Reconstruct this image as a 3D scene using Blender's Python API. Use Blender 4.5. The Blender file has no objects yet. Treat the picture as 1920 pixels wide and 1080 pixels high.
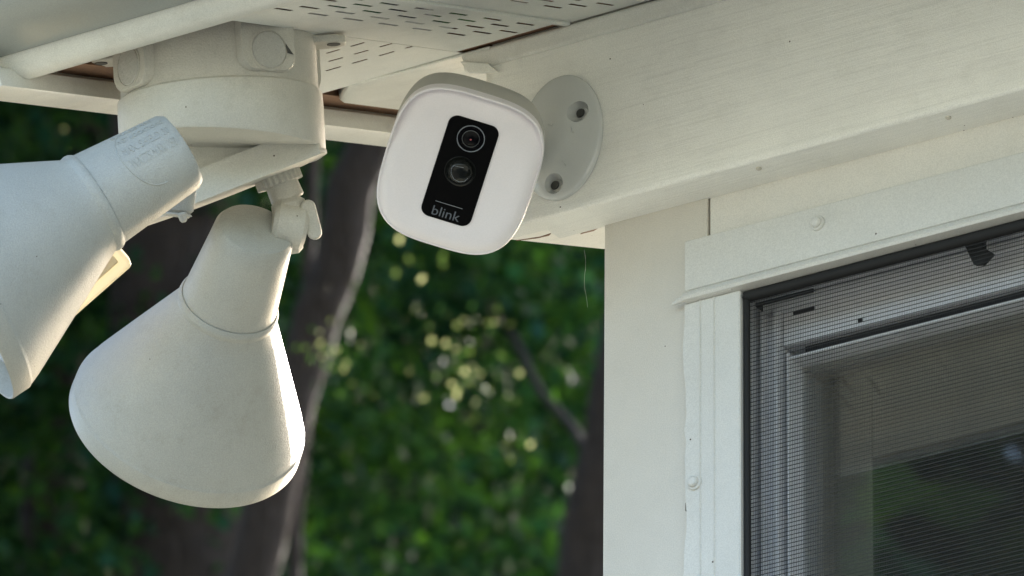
import bpy, bmesh, math, random
import numpy as np
from mathutils import Vector, Matrix

random.seed(7)
rng = np.random.default_rng(11)
C = bpy.context.scene.collection
S = bpy.context.scene
R = math.radians

# ------------------------------------------------------------------ camera, sky, sun, exposure
PITCH, ROLL, F_PX, EYE = R(25.34), R(0.6), 15400.0, Vector((0, 0, 1.55))
_c, _s = math.cos(PITCH), math.sin(PITCH)
_r, _u = Vector((1, 0, 0)), Vector((0, -_s, _c))
VF = Vector((0, _c, _s))                                   # view direction
VR = math.cos(ROLL) * _r + math.sin(ROLL) * _u             # image right
VU = -math.sin(ROLL) * _r + math.cos(ROLL) * _u            # image up
cam_d = bpy.data.cameras.new('camera')
cam = bpy.data.objects.new('camera', cam_d)
C.objects.link(cam)
cam.matrix_world = Matrix(((VR.x, VU.x, -VF.x, EYE.x), (VR.y, VU.y, -VF.y, EYE.y), (VR.z, VU.z, -VF.z, EYE.z), (0, 0, 0, 1)))
cam_d.sensor_width = 36.0
cam_d.lens = F_PX / 1920 * 36.0
cam_d.clip_start, cam_d.clip_end = 0.1, 2000
cam_d.dof.use_dof = True
cam_d.dof.focus_distance = 3.62
cam_d.dof.aperture_fstop = 42.0
S.camera = cam

SUN_EL, SUN_AZ = R(28), R(28)      # azimuth measured from +Y towards +X
world = bpy.data.worlds.new('World')
S.world = world
world.use_nodes = True
nt = world.node_tree
bg = nt.nodes['Background']
sky = nt.nodes.new('ShaderNodeTexSky')
sky.sky_type = 'NISHITA'
sky.sun_disc = False
sky.sun_elevation = SUN_EL
sky.sun_rotation = SUN_AZ
sky.air_density, sky.dust_density, sky.ozone_density = 1.0, 2.6, 0.9
nt.links.new(sky.outputs[0], bg.inputs[0])
bg.inputs[1].default_value = 0.15
sd = bpy.data.lights.new('sun', 'SUN')
sd.energy, sd.angle, sd.color = 3.8, R(0.53), (1.0, 0.95, 0.87)
sun = bpy.data.objects.new('sun', sd)
C.objects.link(sun)
to_sun = Vector((math.sin(SUN_AZ) * math.cos(SUN_EL), math.cos(SUN_AZ) * math.cos(SUN_EL), math.sin(SUN_EL)))
sun.rotation_euler = to_sun.to_track_quat('Z', 'Y').to_euler()
sun.location = (0, 0, 20)
S.view_settings.view_transform = 'Standard'
S.view_settings.look = 'None'
S.view_settings.gamma = 1.0
S.view_settings.use_curve_mapping = False
S.view_settings.exposure = 2.15
S.cycles.sample_clamp_indirect = 4.0
S.cycles.max_bounces = 8
S.cycles.transparent_max_bounces = 8
S.cycles.use_denoising = True


def at(px, py, depth):
    """world point seen at pixel (px, py) of the photograph, depth metres along the view axis"""
    return EYE + ((px - 960) / F_PX * VR - (py - 540) / F_PX * VU + VF) * depth


# house axes: u runs along the wall to the right and nearer, b into the wall, z up
YAW = R(32.84)
UX, BX, ZX = Vector((math.cos(YAW), -math.sin(YAW), 0)), Vector((math.sin(YAW), math.cos(YAW), 0)), Vector((0, 0, 1))
CORNER = at(1133, 423, 3.67)               # corner of the wall just under the frieze board
SLOPE = R(19.2)                            # roof pitch
SX = BX * math.cos(SLOPE) + ZX * math.sin(SLOPE)
NX = ZX * math.cos(SLOPE) - BX * math.sin(SLOPE)
D0 = 94.8                                  # soffit plane: millimetres above the corner along NX


def H(u, b, z):
    """house millimetres -> world metres"""
    return CORNER + UX * (u / 1000) + BX * (b / 1000) + ZX * (z / 1000)


def HS(u, b, d=D0):
    """a point on the sloped soffit plane (d mm along its normal)"""
    z = (d + math.sin(SLOPE) * b) / math.cos(SLOPE)
    return H(u, b, z)


# ------------------------------------------------------------------ materials
MATS = {}


def paint(name, col, rough=0.5, bump=0.0, bscale=900, var=0.06, specks=0.0, grain=None, spec=0.5, dirt=0.0, speckle=0.11):
    """painted metal / plastic with slight mottling, optional dirt specks and embossed wood grain"""
    m = bpy.data.materials.new(name)
    m.use_nodes = True
    n, l = m.node_tree.nodes, m.node_tree.links
    p = n['Principled BSDF']
    p.inputs['Roughness'].default_value = rough
    p.inputs['Specular IOR Level'].default_value = spec
    tc = n.new('ShaderNodeTexCoord')
    big = n.new('ShaderNodeTexNoise')
    big.inputs['Scale'].default_value = 22
    big.inputs['Detail'].default_value = 6
    big.inputs['Roughness'].default_value = 0.65
    l.new(tc.outputs['Object'], big.inputs['Vector'])
    ramp = n.new('ShaderNodeValToRGB')
    ramp.color_ramp.elements[0].position, ramp.color_ramp.elements[1].position = 0.3, 0.7
    ramp.color_ramp.elements[0].color = (*[c * (1 - var) for c in col], 1)
    ramp.color_ramp.elements[1].color = (*[min(1, c * (1 + var * .6)) for c in col], 1)
    l.new(big.outputs['Fac'], ramp.inputs['Fac'])
    out = ramp.outputs['Color']
    spk = n.new('ShaderNodeTexNoise')
    spk.inputs['Scale'].default_value = 1900
    spk.inputs['Detail'].default_value = 1
    l.new(tc.outputs['Object'], spk.inputs['Vector'])
    sr = n.new('ShaderNodeMapRange')
    sr.inputs['From Min'].default_value, sr.inputs['From Max'].default_value = 0.3, 0.7
    sr.inputs['To Min'].default_value, sr.inputs['To Max'].default_value = 1 - speckle, 1 + speckle * .5
    l.new(spk.outputs['Fac'], sr.inputs['Value'])
    sm = n.new('ShaderNodeMixRGB')
    sm.blend_type = 'MULTIPLY'
    sm.inputs['Fac'].default_value = 1.0
    l.new(out, sm.inputs['Color1'])
    l.new(sr.outputs[0], sm.inputs['Color2'])
    out = sm.outputs[0]
    fine = n.new('ShaderNodeTexNoise')
    fine.inputs['Scale'].default_value = bscale
    fine.inputs['Detail'].default_value = 3
    l.new(tc.outputs['Object'], fine.inputs['Vector'])
    if dirt:
        dn = n.new('ShaderNodeTexNoise')
        dn.inputs['Scale'].default_value = 60
        dn.inputs['Detail'].default_value = 8
        dn.inputs['Roughness'].default_value = 0.75
        l.new(tc.outputs['Object'], dn.inputs['Vector'])
        dr = n.new('ShaderNodeValToRGB')
        dr.color_ramp.elements[0].position, dr.color_ramp.elements[1].position = 0.52, 0.78
        dr.color_ramp.elements[0].color = (0, 0, 0, 1)
        dr.color_ramp.elements[1].color = (dirt, dirt, dirt, 1)
        l.new(dn.outputs['Fac'], dr.inputs['Fac'])
        mx = n.new('ShaderNodeMixRGB')
        mx.inputs['Color2'].default_value = (0.16, 0.14, 0.09, 1)
        l.new(dr.outputs['Color'], mx.inputs['Fac'])
        l.new(out, mx.inputs['Color1'])
        out = mx.outputs['Color']
    if specks:
        vo = n.new('ShaderNodeTexVoronoi')
        vo.inputs['Scale'].default_value = 75
        vo.inputs['Randomness'].default_value = 1.0
        l.new(tc.outputs['Object'], vo.inputs['Vector'])
        lt = n.new('ShaderNodeMath')
        lt.operation = 'LESS_THAN'
        lt.inputs[1].default_value = specks
        l.new(vo.outputs['Distance'], lt.inputs[0])
        mx = n.new('ShaderNodeMixRGB')
        mx.inputs['Color2'].default_value = (0.07, 0.05, 0.035, 1)
        l.new(lt.outputs[0], mx.inputs['Fac'])
        l.new(out, mx.inputs['Color1'])
        out = mx.outputs['Color']
    l.new(out, p.inputs['Base Color'])
    hgt = fine.outputs['Fac']
    if grain:
        mp = n.new('ShaderNodeMapping')
        mp.inputs['Scale'].default_value = (2.2, 60, 60)
        l.new(tc.outputs['Object'], mp.inputs['Vector'])
        gn = n.new('ShaderNodeTexNoise')
        gn.inputs['Scale'].default_value = 9
        gn.inputs['Detail'].default_value = 5
        gn.inputs['Roughness'].default_value = 0.6
        gn.inputs['Distortion'].default_value = 0.7
        l.new(mp.outputs[0], gn.inputs['Vector'])
        ml = n.new('ShaderNodeMath')
        ml.operation = 'MULTIPLY_ADD'
        ml.inputs[1].default_value = grain
        l.new(gn.outputs['Fac'], ml.inputs[0])
        l.new(fine.outputs['Fac'], ml.inputs[2])
        hgt = ml.outputs[0]
        gr = n.new('ShaderNodeMapRange')
        gr.inputs['From Min'].default_value, gr.inputs['From Max'].default_value = 0.34, 0.5
        gr.inputs['To Min'].default_value, gr.inputs['To Max'].default_value = 0.945, 1.0
        l.new(gn.outputs['Fac'], gr.inputs['Value'])
        gm = n.new('ShaderNodeMixRGB')
        gm.blend_type = 'MULTIPLY'
        gm.inputs['Fac'].default_value = 1.0
        l.new(out, gm.inputs['Color1'])
        l.new(gr.outputs[0], gm.inputs['Color2'])
        l.new(gm.outputs[0], p.inputs['Base Color'])
    if bump or grain:
        bp = n.new('ShaderNodeBump')
        bp.inputs['Strength'].default_value = max(bump, 0.05)
        bp.inputs['Distance'].default_value = 0.0006
        l.new(hgt, bp.inputs['Height'])
        l.new(bp.outputs['Normal'], p.inputs['Normal'])
    MATS[name] = m
    return m


def plain(name, col, rough=0.5, spec=0.5, metal=0.0):
    m = bpy.data.materials.new(name)
    m.use_nodes = True
    p = m.node_tree.nodes['Principled BSDF']
    p.inputs['Base Color'].default_value = (*col, 1)
    p.inputs['Roughness'].default_value = rough
    p.inputs['Specular IOR Level'].default_value = spec
    p.inputs['Metallic'].default_value = metal
    MATS[name] = m
    return m


WHITE = (0.85, 0.845, 0.79)
m_wood = paint('woodgrain_white', WHITE, 0.55, 0.28, 700, 0.06, 0.030, grain=3.2, dirt=0.12)
m_board = paint('board_white', (0.575, 0.545, 0.485), 0.5, 0.10, 900, 0.05, 0.030, dirt=0.08)
m_warm = paint('board_warm_white', (0.68, 0.655, 0.60), 0.5, 0.10, 900, 0.05, 0.030, dirt=0.08)
m_alu = paint('frame_white', (0.60, 0.59, 0.55), 0.42, 0.06, 900, 0.04, 0.035, dirt=0.08)
m_soffit = paint('soffit_white', (0.64, 0.65, 0.61), 0.42, 0.12, 500, 0.06, 0.0, dirt=0.18)
m_trim = paint('trim_white', (0.66, 0.66, 0.61), 0.33, 0.12, 400, 0.08, 0.0, dirt=0.22)
m_gutter = paint('gutter_white', (0.30, 0.32, 0.30), 0.28, 0.05, 300, 0.08, 0.0, dirt=0.1)
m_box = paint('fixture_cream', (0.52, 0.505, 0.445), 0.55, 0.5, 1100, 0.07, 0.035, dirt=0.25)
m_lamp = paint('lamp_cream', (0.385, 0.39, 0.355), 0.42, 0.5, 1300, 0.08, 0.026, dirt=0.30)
m_plug = paint('plug_grey', (0.46, 0.455, 0.415), 0.6, 0.8, 700, 0.10, 0.0, dirt=0.2)
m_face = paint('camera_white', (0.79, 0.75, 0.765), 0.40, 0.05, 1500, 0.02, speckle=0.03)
m_body = paint('camera_body_shaded', (0.47, 0.455, 0.41), 0.50, 0.12, 1500, 0.03, speckle=0.05)  # same white plastic as the face, darkened for its shaded sides
m_mount = paint('mount_white', (0.55, 0.565, 0.55), 0.12, 0.04, 300, 0.03, speckle=0.03)
m_black = plain('gloss_black', (0.003, 0.003, 0.003), 0.35, 0.08)
m_ring = plain('lens_ring', (0.20, 0.22, 0.25), 0.3, 0.6)
m_lens = plain('lens_dark', (0.003, 0.003, 0.004), 0.25, 0.08)
m_red = plain('lens_red', (0.30, 0.07, 0.08), 0.4)
m_pir = plain('sensor_smoke', (0.008, 0.009, 0.008), 0.12, 0.22)
m_logo = plain('logo_grey', (0.10, 0.11, 0.13), 0.5)
m_rubber = plain('black_rubber', (0.012, 0.012, 0.012), 0.7, 0.3)
m_wire = plain('screen_wire', (0.022, 0.022, 0.022), 0.6, 0.3)
m_vinyl = paint('sash_vinyl', (0.78, 0.78, 0.80), 0.4, 0.03, 900, 0.05, 0.0, dirt=0.15)
m_dark = plain('dark_gap', (0.010, 0.009, 0.010), 0.8, 0.2)
m_rawwood = paint('raw_wood', (0.20, 0.105, 0.055), 0.8, 0.3, 500, 0.25)
m_slot = plain('dark_metal', (0.05, 0.05, 0.045), 0.6)
m_room = paint('room_paint', (0.42, 0.40, 0.35), 0.9, 0.0, 900, 0.05)
m_caulk = paint('caulk', (0.55, 0.52, 0.45), 0.7, 0.2, 500, 0.10, dirt=0.3)
m_brown = plain('dirt_brown', (0.05, 0.035, 0.02), 0.8)
m_shingle = paint('shingle', (0.09, 0.085, 0.08), 0.9, 0.5, 300, 0.3)


def translucent_white(name, col):
    m = plain(name, col, 0.35)
    n, l = m.node_tree.nodes, m.node_tree.links
    t = n.new('ShaderNodeBsdfTranslucent')
    t.inputs[0].default_value = (col[0], col[1] * .93, col[2] * .8, 1)
    mx = n.new('ShaderNodeMixShader')
    mx.inputs[0].default_value = 0.75
    l.new(n['Principled BSDF'].outputs[0], mx.inputs[1])
    l.new(t.outputs[0], mx.inputs[2])
    l.new(mx.outputs[0], n['Material Output'].inputs[0])
    return m


m_sensor = translucent_white('sensor_plastic', (0.74, 0.72, 0.64))
m_glassbulb = plain('bulb_glass', (0.62, 0.68, 0.78), 0.12, 0.6)


def glass_mat():
    m = bpy.data.materials.new('window_glass')
    m.use_nodes = True
    n, l = m.node_tree.nodes, m.node_tree.links
    n.remove(n['Principled BSDF'])
    g = n.new('ShaderNodeBsdfGlossy')
    g.inputs['Roughness'].default_value = 0.01
    g.inputs['Color'].default_value = (0.9, 0.9, 0.88, 1)
    t = n.new('ShaderNodeBsdfTransparent')
    t.inputs[0].default_value = (0.84, 0.83, 0.80, 1)
    f = n.new('ShaderNodeFresnel')
    f.inputs['IOR'].default_value = 1.6
    mx = n.new('ShaderNodeMixShader')
    l.new(f.outputs[0], mx.inputs[0])
    l.new(t.outputs[0], mx.inputs[1])
    l.new(g.outputs[0], mx.inputs[2])
    l.new(mx.outputs[0], n['Material Output'].inputs[0])
    return m


m_glass = glass_mat()


def leaf_mat(name, cols, trans, tint=(2.0, 1.9, 0.6)):
    m = bpy.data.materials.new(name)
    m.use_nodes = True
    n, l = m.node_tree.nodes, m.node_tree.links
    p = n['Principled BSDF']
    p.inputs['Roughness'].default_value = 0.6
    p.inputs['Specular IOR Level'].default_value = 0.12
    geo = n.new('ShaderNodeNewGeometry')
    ramp = n.new('ShaderNodeValToRGB')
    e = ramp.color_ramp.elements
    e[0].color, e[1].color = (*cols[0], 1), (*cols[-1], 1)
    for i, c in enumerate(cols[1:-1]):
        k = e.new((i + 1) / (len(cols) - 1))
        k.color = (*c, 1)
    l.new(geo.outputs['Random Per Island'], ramp.inputs['Fac'])
    l.new(ramp.outputs['Color'], p.inputs['Base Color'])
    t = n.new('ShaderNodeBsdfTranslucent')
    mul = n.new('ShaderNodeMixRGB')
    mul.blend_type = 'MULTIPLY'
    mul.inputs['Fac'].default_value = 1.0
    mul.inputs['Color2'].default_value = (*tint, 1)
    l.new(ramp.outputs['Color'], mul.inputs['Color1'])
    l.new(mul.outputs[0], t.inputs[0])
    mx = n.new('ShaderNodeMixShader')
    mx.inputs[0].default_value = trans
    l.new(p.outputs[0], mx.inputs[1])
    l.new(t.outputs[0], mx.inputs[2])
    l.new(mx.outputs[0], n['Material Output'].inputs[0])
    return m


m_leaf = leaf_mat('leaf_green', [(0.009, 0.034, 0.014), (0.017, 0.058, 0.030), (0.036, 0.095, 0.024), (0.015, 0.066, 0.058)], 0.35)  # the teal tone stands in for sky reflected off the leaves
m_leaf_far = leaf_mat('leaf_far_shaded', [(0.005, 0.017, 0.007), (0.007, 0.020, 0.011), (0.010, 0.025, 0.007)], 0.15)  # darkened leaf colour, painting the shaded hollows of the wood


def bark_mat():
    m = paint('bark', (0.044, 0.035, 0.033), 0.9, 0.0, 40, 0.35)
    n, l = m.node_tree.nodes, m.node_tree.links
    tc = n.new('ShaderNodeTexCoord')
    mp = n.new('ShaderNodeMapping')
    mp.inputs['Scale'].default_value = (1, 1, 0.18)
    v = n.new('ShaderNodeTexNoise')
    v.inputs['Scale'].default_value = 26
    v.inputs['Detail'].default_value = 6
    b = n.new('ShaderNodeBump')
    b.inputs['Strength'].default_value = 1.0
    b.inputs['Distance'].default_value = 0.04
    l.new(tc.outputs['Object'], mp.inputs[0])
    l.new(mp.outputs[0], v.inputs['Vector'])
    l.new(v.outputs['Fac'], b.inputs['Height'])
    l.new(b.outputs[0], n['Principled BSDF'].inputs['Normal'])
    return m


m_bark = bark_mat()

# ------------------------------------------------------------------ object helpers


def thing(name, loc, label, cat, rot=None, group=None):
    o = bpy.data.objects.new(name, None)
    o.empty_display_size = 0.05
    C.objects.link(o)
    m = Matrix.Translation(loc)
    if rot is not None:
        m = m @ rot.to_4x4()
    o.matrix_world = m
    o['label'] = label
    o['category'] = cat
    if group:
        o['group'] = group
    return o


ROOT_M = {}


def root_matrix(o):
    m = o.matrix_basis.copy()
    while o.parent:
        o = o.parent
        m = o.matrix_basis @ m
    return m


def part(name, verts, faces, mat, parent=None, smooth=False, bevel=0.0, auto=None, kind=None, label=None):
    """one mesh object from world-space vertices, linked under its parent"""
    inv = root_matrix(parent).inverted() if parent else Matrix()
    me = bpy.data.meshes.new(name)
    me.from_pydata([tuple(inv @ Vector(v)) for v in verts], [], faces)
    me.validate()
    return finish(name, me, mat, parent, smooth, bevel, auto, kind, label)


def finish(name, me, mat, parent=None, smooth=False, bevel=0.0, auto=None, kind=None, label=None, fix=True):
    if fix:
        bm = bmesh.new()
        bm.from_mesh(me)
        bmesh.ops.recalc_face_normals(bm, faces=bm.faces)
        bm.to_mesh(me)
        bm.free()
    if smooth or auto:
        me.polygons.foreach_set('use_smooth', [True] * len(me.polygons))
        if auto:
            me.set_sharp_from_angle(angle=R(auto))
    me.materials.append(mat)
    o = bpy.data.objects.new(name, me)
    C.objects.link(o)
    if parent:
        o.parent = parent
    if bevel:
        b = o.modifiers.new('bevel', 'BEVEL')
        b.width, b.segments, b.limit_method, b.angle_limit = bevel, 3, 'ANGLE', R(40)
        b.harden_normals = True
        me.polygons.foreach_set('use_smooth', [True] * len(me.polygons))
    if kind:
        o['kind'] = kind
    if label:
        o['label'] = label
    return o


BOXF = [(0, 3, 2, 1), (4, 5, 6, 7), (0, 1, 5, 4), (1, 2, 6, 5), (2, 3, 7, 6), (3, 0, 4, 7)]


def hbox(name, u, b, z, mat, parent, bevel=0.0004, **k):
    """box in house millimetres"""
    v = [H(x, y, w) for w in z for (x, y) in ((u[0], b[0]), (u[1], b[0]), (u[1], b[1]), (u[0], b[1]))]
    return part(name, v, BOXF, mat, parent, bevel=bevel, **k)


def sbox(name, u, b, d, mat, parent, bevel=0.0004, **k):
    """box laid in the sloped soffit plane: u along the wall, b up the slope (horizontal mm), d along the normal"""
    v = [HS(x, y, w) for w in d for (x, y) in ((u[0], b[0]), (u[1], b[0]), (u[1], b[1]), (u[0], b[1]))]
    return part(name, v, BOXF, mat, parent, bevel=bevel, **k)


def extrude_profile(name, prof, p0, p1, mat, parent, auto=35, caps=True, **k):
    """prof: list of offsets (Vector) swept from p0 to p1"""
    n = len(prof)
    v = [p0 + q for q in prof] + [p1 + q for q in prof]
    f = [(i, (i + 1) % n, n + (i + 1) % n, n + i) for i in range(n)]
    if caps:
        f += [tuple(range(n)), tuple(range(n, 2 * n))]
    return part(name, v, f, mat, parent, auto=auto, **k)


def lathe(name, prof, org, axis, mat, parent, seg=64, auto=30, closed=False, xref=None, xform=None, **k):
    """surface of revolution; prof = [(t, r)] in metres along axis from org"""
    axis = axis.normalized()
    ref = xref if xref is not None else (Vector((0, 0, 1)) if abs(axis.z) < .9 else Vector((1, 0, 0)))
    e1 = (ref - axis * ref.dot(axis)).normalized()
    e2 = axis.cross(e1)
    v, f = [], []
    for t, r in prof:
        for i in range(seg):
            a = 2 * math.pi * i / seg
            v.append(org + axis * t + (e1 * math.cos(a) + e2 * math.sin(a)) * r)
    m = len(prof)
    for j in range(m - 1):
        for i in range(seg):
            f.append((j * seg + i, j * seg + (i + 1) % seg, (j + 1) * seg + (i + 1) % seg, (j + 1) * seg + i))
    if closed:
        for i in range(seg):
            f.append(((m - 1) * seg + i, (m - 1) * seg + (i + 1) % seg, (i + 1) % seg, i))
    else:
        f.append(tuple(range(seg)))
        f.append(tuple((m - 1) * seg + i for i in range(seg)))
    return part(name, v, f, mat, parent, auto=auto, **k)


def tube(name, pts, rad, mat, parent, seg=12, **k):
    """round tube along a polyline; rad may be a list"""
    pts = [Vector(p) for p in pts]
    rad = rad if isinstance(rad, (list, tuple)) else [rad] * len(pts)
    v, f = [], []
    e1 = None
    for i, p in enumerate(pts):
        d = (pts[min(i + 1, len(pts) - 1)] - pts[max(i - 1, 0)]).normalized()
        if e1 is None:
            ref = Vector((0, 0, 1)) if abs(d.z) < .9 else Vector((1, 0, 0))
            e1 = (ref - d * ref.dot(d)).normalized()
        else:
            e1 = (e1 - d * e1.dot(d)).normalized()
        e2 = d.cross(e1)
        for s in range(seg):
            a = 2 * math.pi * s / seg
            v.append(p + (e1 * math.cos(a) + e2 * math.sin(a)) * rad[i])
    for i in range(len(pts) - 1):
        for s in range(seg):
            f.append((i * seg + s, i * seg + (s + 1) % seg, (i + 1) * seg + (s + 1) % seg, (i + 1) * seg + s))
    f.append(tuple(range(seg)))
    f.append(tuple((len(pts) - 1) * seg + s for s in range(seg)))
    return part(name, v, f, mat, parent, auto=45, **k)


def cut(o, cutters):
    """subtract cutter objects from o for good"""
    for c in cutters:
        md = o.modifiers.new('cut', 'BOOLEAN')
        md.operation, md.object, md.solver = 'DIFFERENCE', c, 'EXACT'
    bpy.context.view_layer.update()
    dg = bpy.context.evaluated_depsgraph_get()
    me = bpy.data.meshes.new_from_object(o.evaluated_get(dg))
    o.modifiers.clear()
    old = o.data
    o.data = me
    bpy.data.meshes.remove(old)
    for c in cutters:
        bpy.data.objects.remove(c, do_unlink=True)
    me.polygons.foreach_set('use_smooth', [True] * len(me.polygons))
    me.set_sharp_from_angle(angle=R(32))


def text_mesh(txt, size, extrude=0.0):
    cu = bpy.data.curves.new('t', 'FONT')
    cu.body, cu.size, cu.extrude = txt, size, extrude
    cu.resolution_u = 3
    o = bpy.data.objects.new('t', cu)
    C.objects.link(o)
    bpy.context.view_layer.update()
    dg = bpy.context.evaluated_depsgraph_get()
    me = bpy.data.meshes.new_from_object(o.evaluated_get(dg))
    bpy.data.objects.remove(o, do_unlink=True)
    v = [tuple(x.co) for x in me.vertices]
    f = [tuple(p.vertices) for p in me.polygons]
    return v, f


# ------------------------------------------------------------------ ground
def ground():
    bm = bmesh.new()
    bmesh.ops.create_grid(bm, x_segments=60, y_segments=60, size=400)
    me = bpy.data.meshes.new('ground')
    bm.to_mesh(me)
    bm.free()
    m = bpy.data.materials.new('lawn')
    m.use_nodes = True
    n, l = m.node_tree.nodes, m.node_tree.links
    no = n.new('ShaderNodeTexNoise')
    no.inputs['Scale'].default_value = 90
    no.inputs['Detail'].default_value = 8
    rp = n.new('ShaderNodeValToRGB')
    rp.color_ramp.elements[0].color = (0.22, 0.225, 0.16, 1)
    rp.color_ramp.elements[1].color = (0.42, 0.41, 0.33, 1)
    l.new(no.outputs['Fac'], rp.inputs['Fac'])
    l.new(rp.outputs['Color'], n['Principled BSDF'].inputs['Base Color'])
    n['Principled BSDF'].inputs['Roughness'].default_value = 0.9
    o = finish('ground', me, m, kind='structure')
    return o


ground()
part('forest_floor', [Vector((x, y, z)) for z in (-0.3, 0.006) for x, y in ((-390, 7), (390, 7), (390, 390), (-390, 390))], BOXF,
     paint('leaf_litter', (0.050, 0.046, 0.030), 0.95, 0.3, 30, 0.4), kind='structure')
# a weathered grey patio in front of the wall, where the photographer stands
_p = [H(x, y, 0) for x, y in ((-2500, -5200), (4200, -5200), (4200, -30), (-2500, -30))]
patio = part('patio', [Vector((p.x, p.y, zz)) for zz in (-0.1, 0.02) for p in _p], BOXF,
             paint('concrete', (0.10, 0.095, 0.088), 0.85, 0.3, 60, 0.15), kind='structure')

# ------------------------------------------------------------------ the house
ZG = -CORNER.z * 1000                      # ground level in house millimetres
house_rot = Matrix((UX, BX, ZX)).transposed()
house = thing('house', Vector((CORNER.x, CORNER.y, 0)), 'white house corner with vented soffit, woodgrain frieze board and screened window', 'house', house_rot)

hbox('corner_board', (0, 53.8), (0, 26), (ZG, 3), m_board, house, 0.0008)
wb = hbox('wall_board', (54.6, 1500), (0.9, 24), (-43, 5), m_warm, house, 0.0006)
hbox('side_wall', (5, 60), (26.5, 5000), (ZG, 200), m_board, house, 0)
hbox('front_wall', (1000, 4200), (3, 26), (ZG, -44), m_board, house, 0)
hbox('front_wall', (61, 999), (3.2, 26), (ZG, -1250), m_board, house, 0)

# frieze board: a woodgrain-wrapped beam over the wall
front = ((-21, 96), (-21, 2.2), (-20.7, 1.0), (-20.0, 0.3), (-18.8, 0.0))
v, f = [], []
for u_, bb in ((-47, -10), (-24, -10), (-24, 1), (4200, 1)):
    for b, z in front + ((bb, 0.0), (bb, 96)):
        v.append(H(u_, b, z))
for k_ in range(3):
    f += [(k_ * 7 + i_, k_ * 7 + (i_ + 1) % 7, k_ * 7 + 7 + (i_ + 1) % 7, k_ * 7 + 7 + i_) for i_ in range(7) if k_ != 1 or i_ in (4, 5, 6)]
f += [tuple(range(7)), tuple(range(21, 28))]
frieze = part('frieze_board', v, f, m_wood, house, auto=50)
# moulding along the top of the frieze
prof = []
for b, z in ((-21.3, 83.2), (-22.2, 83.4), (-23.0, 84.6), (-23.4, 88), (-24.6, 89.2), (-24.8, 90.6), (-24.0, 91.8), (-21.3, 92.2)):
    prof.append(BX * (b / 1000) + ZX * (z / 1000))
tr = extrude_profile('frieze_trim', prof, H(-61, 0, 0), H(4200, 0, 0), m_trim, frieze, auto=50)
# torn corner of the trim at its left end
v = [H(-62, -25, 88), H(-47, -25, 83), H(-43, -23, 78.5), H(-58, -24, 81.5), H(-62, -22, 88.4), H(-47, -22, 83.4), H(-43, -20.5, 78.9), H(-58, -21.5, 81.9)]
part('trim_flap', v, BOXF, m_trim, frieze, bevel=0.0003)
for px, py in ((1424, 314), (1781, 209)):
    # nail heads in the underside of the board
    p = None
    for i in range(80):
        q = H(-10 + i * 3.0, -14, 0)
        d = q - EYE
        x = 960 + F_PX * d.dot(VR) / d.dot(VF)
        if p is None or abs(x - px) < p[0]:
            p = (abs(x - px), q)
    lathe('nail_head', [(-0.0010, 0.0013), (0.0006, 0.0013), (0.0010, 0.0008)], p[1], -ZX, m_caulk, frieze, seg=12)

# board on the gable side, seen below the end of the frieze board
GZ = 1.0


def slope_pt(u, b, z0):
    return H(u, b, z0 + (b + 21) * math.tan(SLOPE))


pts = []
for b in (-9.5, 1200):
    pts += [slope_pt(-3, b, GZ), slope_pt(-58, b, GZ), slope_pt(-58, b, 97), slope_pt(-3, b, 97)]
part('gable_frieze', pts, [(0, 1, 2, 3), (4, 7, 6, 5), (0, 4, 5, 1), (1, 5, 6, 2), (2, 6, 7, 3), (3, 7, 4, 0)], m_wood, house, bevel=0.0006)
gf = house.children[-1]
# raw wood showing in the torn joints under the beam
gp = slope_pt(-30, 10, GZ)


def on_gable(px, py):
    d = at(px, py, 1) - EYE
    return EYE + d * ((gp - EYE).dot(NX) / d.dot(NX)) - NX * 0.0003


for quad in (((968, 450.5), (1006, 446), (1033, 437), (1029, 441)), ((1088, 438), (1104, 430), (1121, 427), (1113, 432))):
    q = [on_gable(*p_) for p_ in quad]
    part('wood_gap', q + [p_ + NX * 0.002 for p_ in q], BOXF, m_rawwood, gf)
# strip of torn cladding and raw wood in the joint below the beam

# ---- soffit panels, sloped with the roof -------------------------------------------------
def slotted(name, x0, x1, y0, y1, rows, mat, parent, along='b', thick=0.14, lip=True):
    """sheet in the soffit plane with real slots. rows: list of (centre, half width, [(s0, s1), ...]).
    along='b': the slots run up the slope and rows are stacked along u; 'u': the other way round"""
    v, f = [], []
    A0, A1 = (x0, x1) if along == 'b' else (y0, y1)
    S0, S1 = (y0, y1) if along == 'b' else (x0, x1)

    def quad(a0, a1, s0, s1):
        for dd in (0, thick):
            for a, s in ((a0, s0), (a1, s0), (a1, s1), (a0, s1)):
                v.append(HS(a, s, D0 + dd) if along == 'b' else HS(s, a, D0 + dd))
        k = len(v) - 8
        f.extend([tuple(k + i for i in q) for q in BOXF])
    cur = A0
    for c, hw, sl in sorted(rows):
        quad(cur, c - hw, S0, S1)
        s = S0
        for s0, s1 in sl:
            quad(c - hw, c + hw, s, s0)
            # pressed louvre: a flap raised above the sheet behind each slot
            s = s1
        quad(c - hw, c + hw, s, S1)
        cur = c + hw
    quad(cur, A1, S0, S1)
    return part(name, v, f, mat, parent, fix=False) if False else part(name, v, f, mat, parent)


def row_slots(start, n, pitch=27.4, ln=14.2):
    return [(start + i * pitch, start + i * pitch + ln) for i in range(n)]


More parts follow.
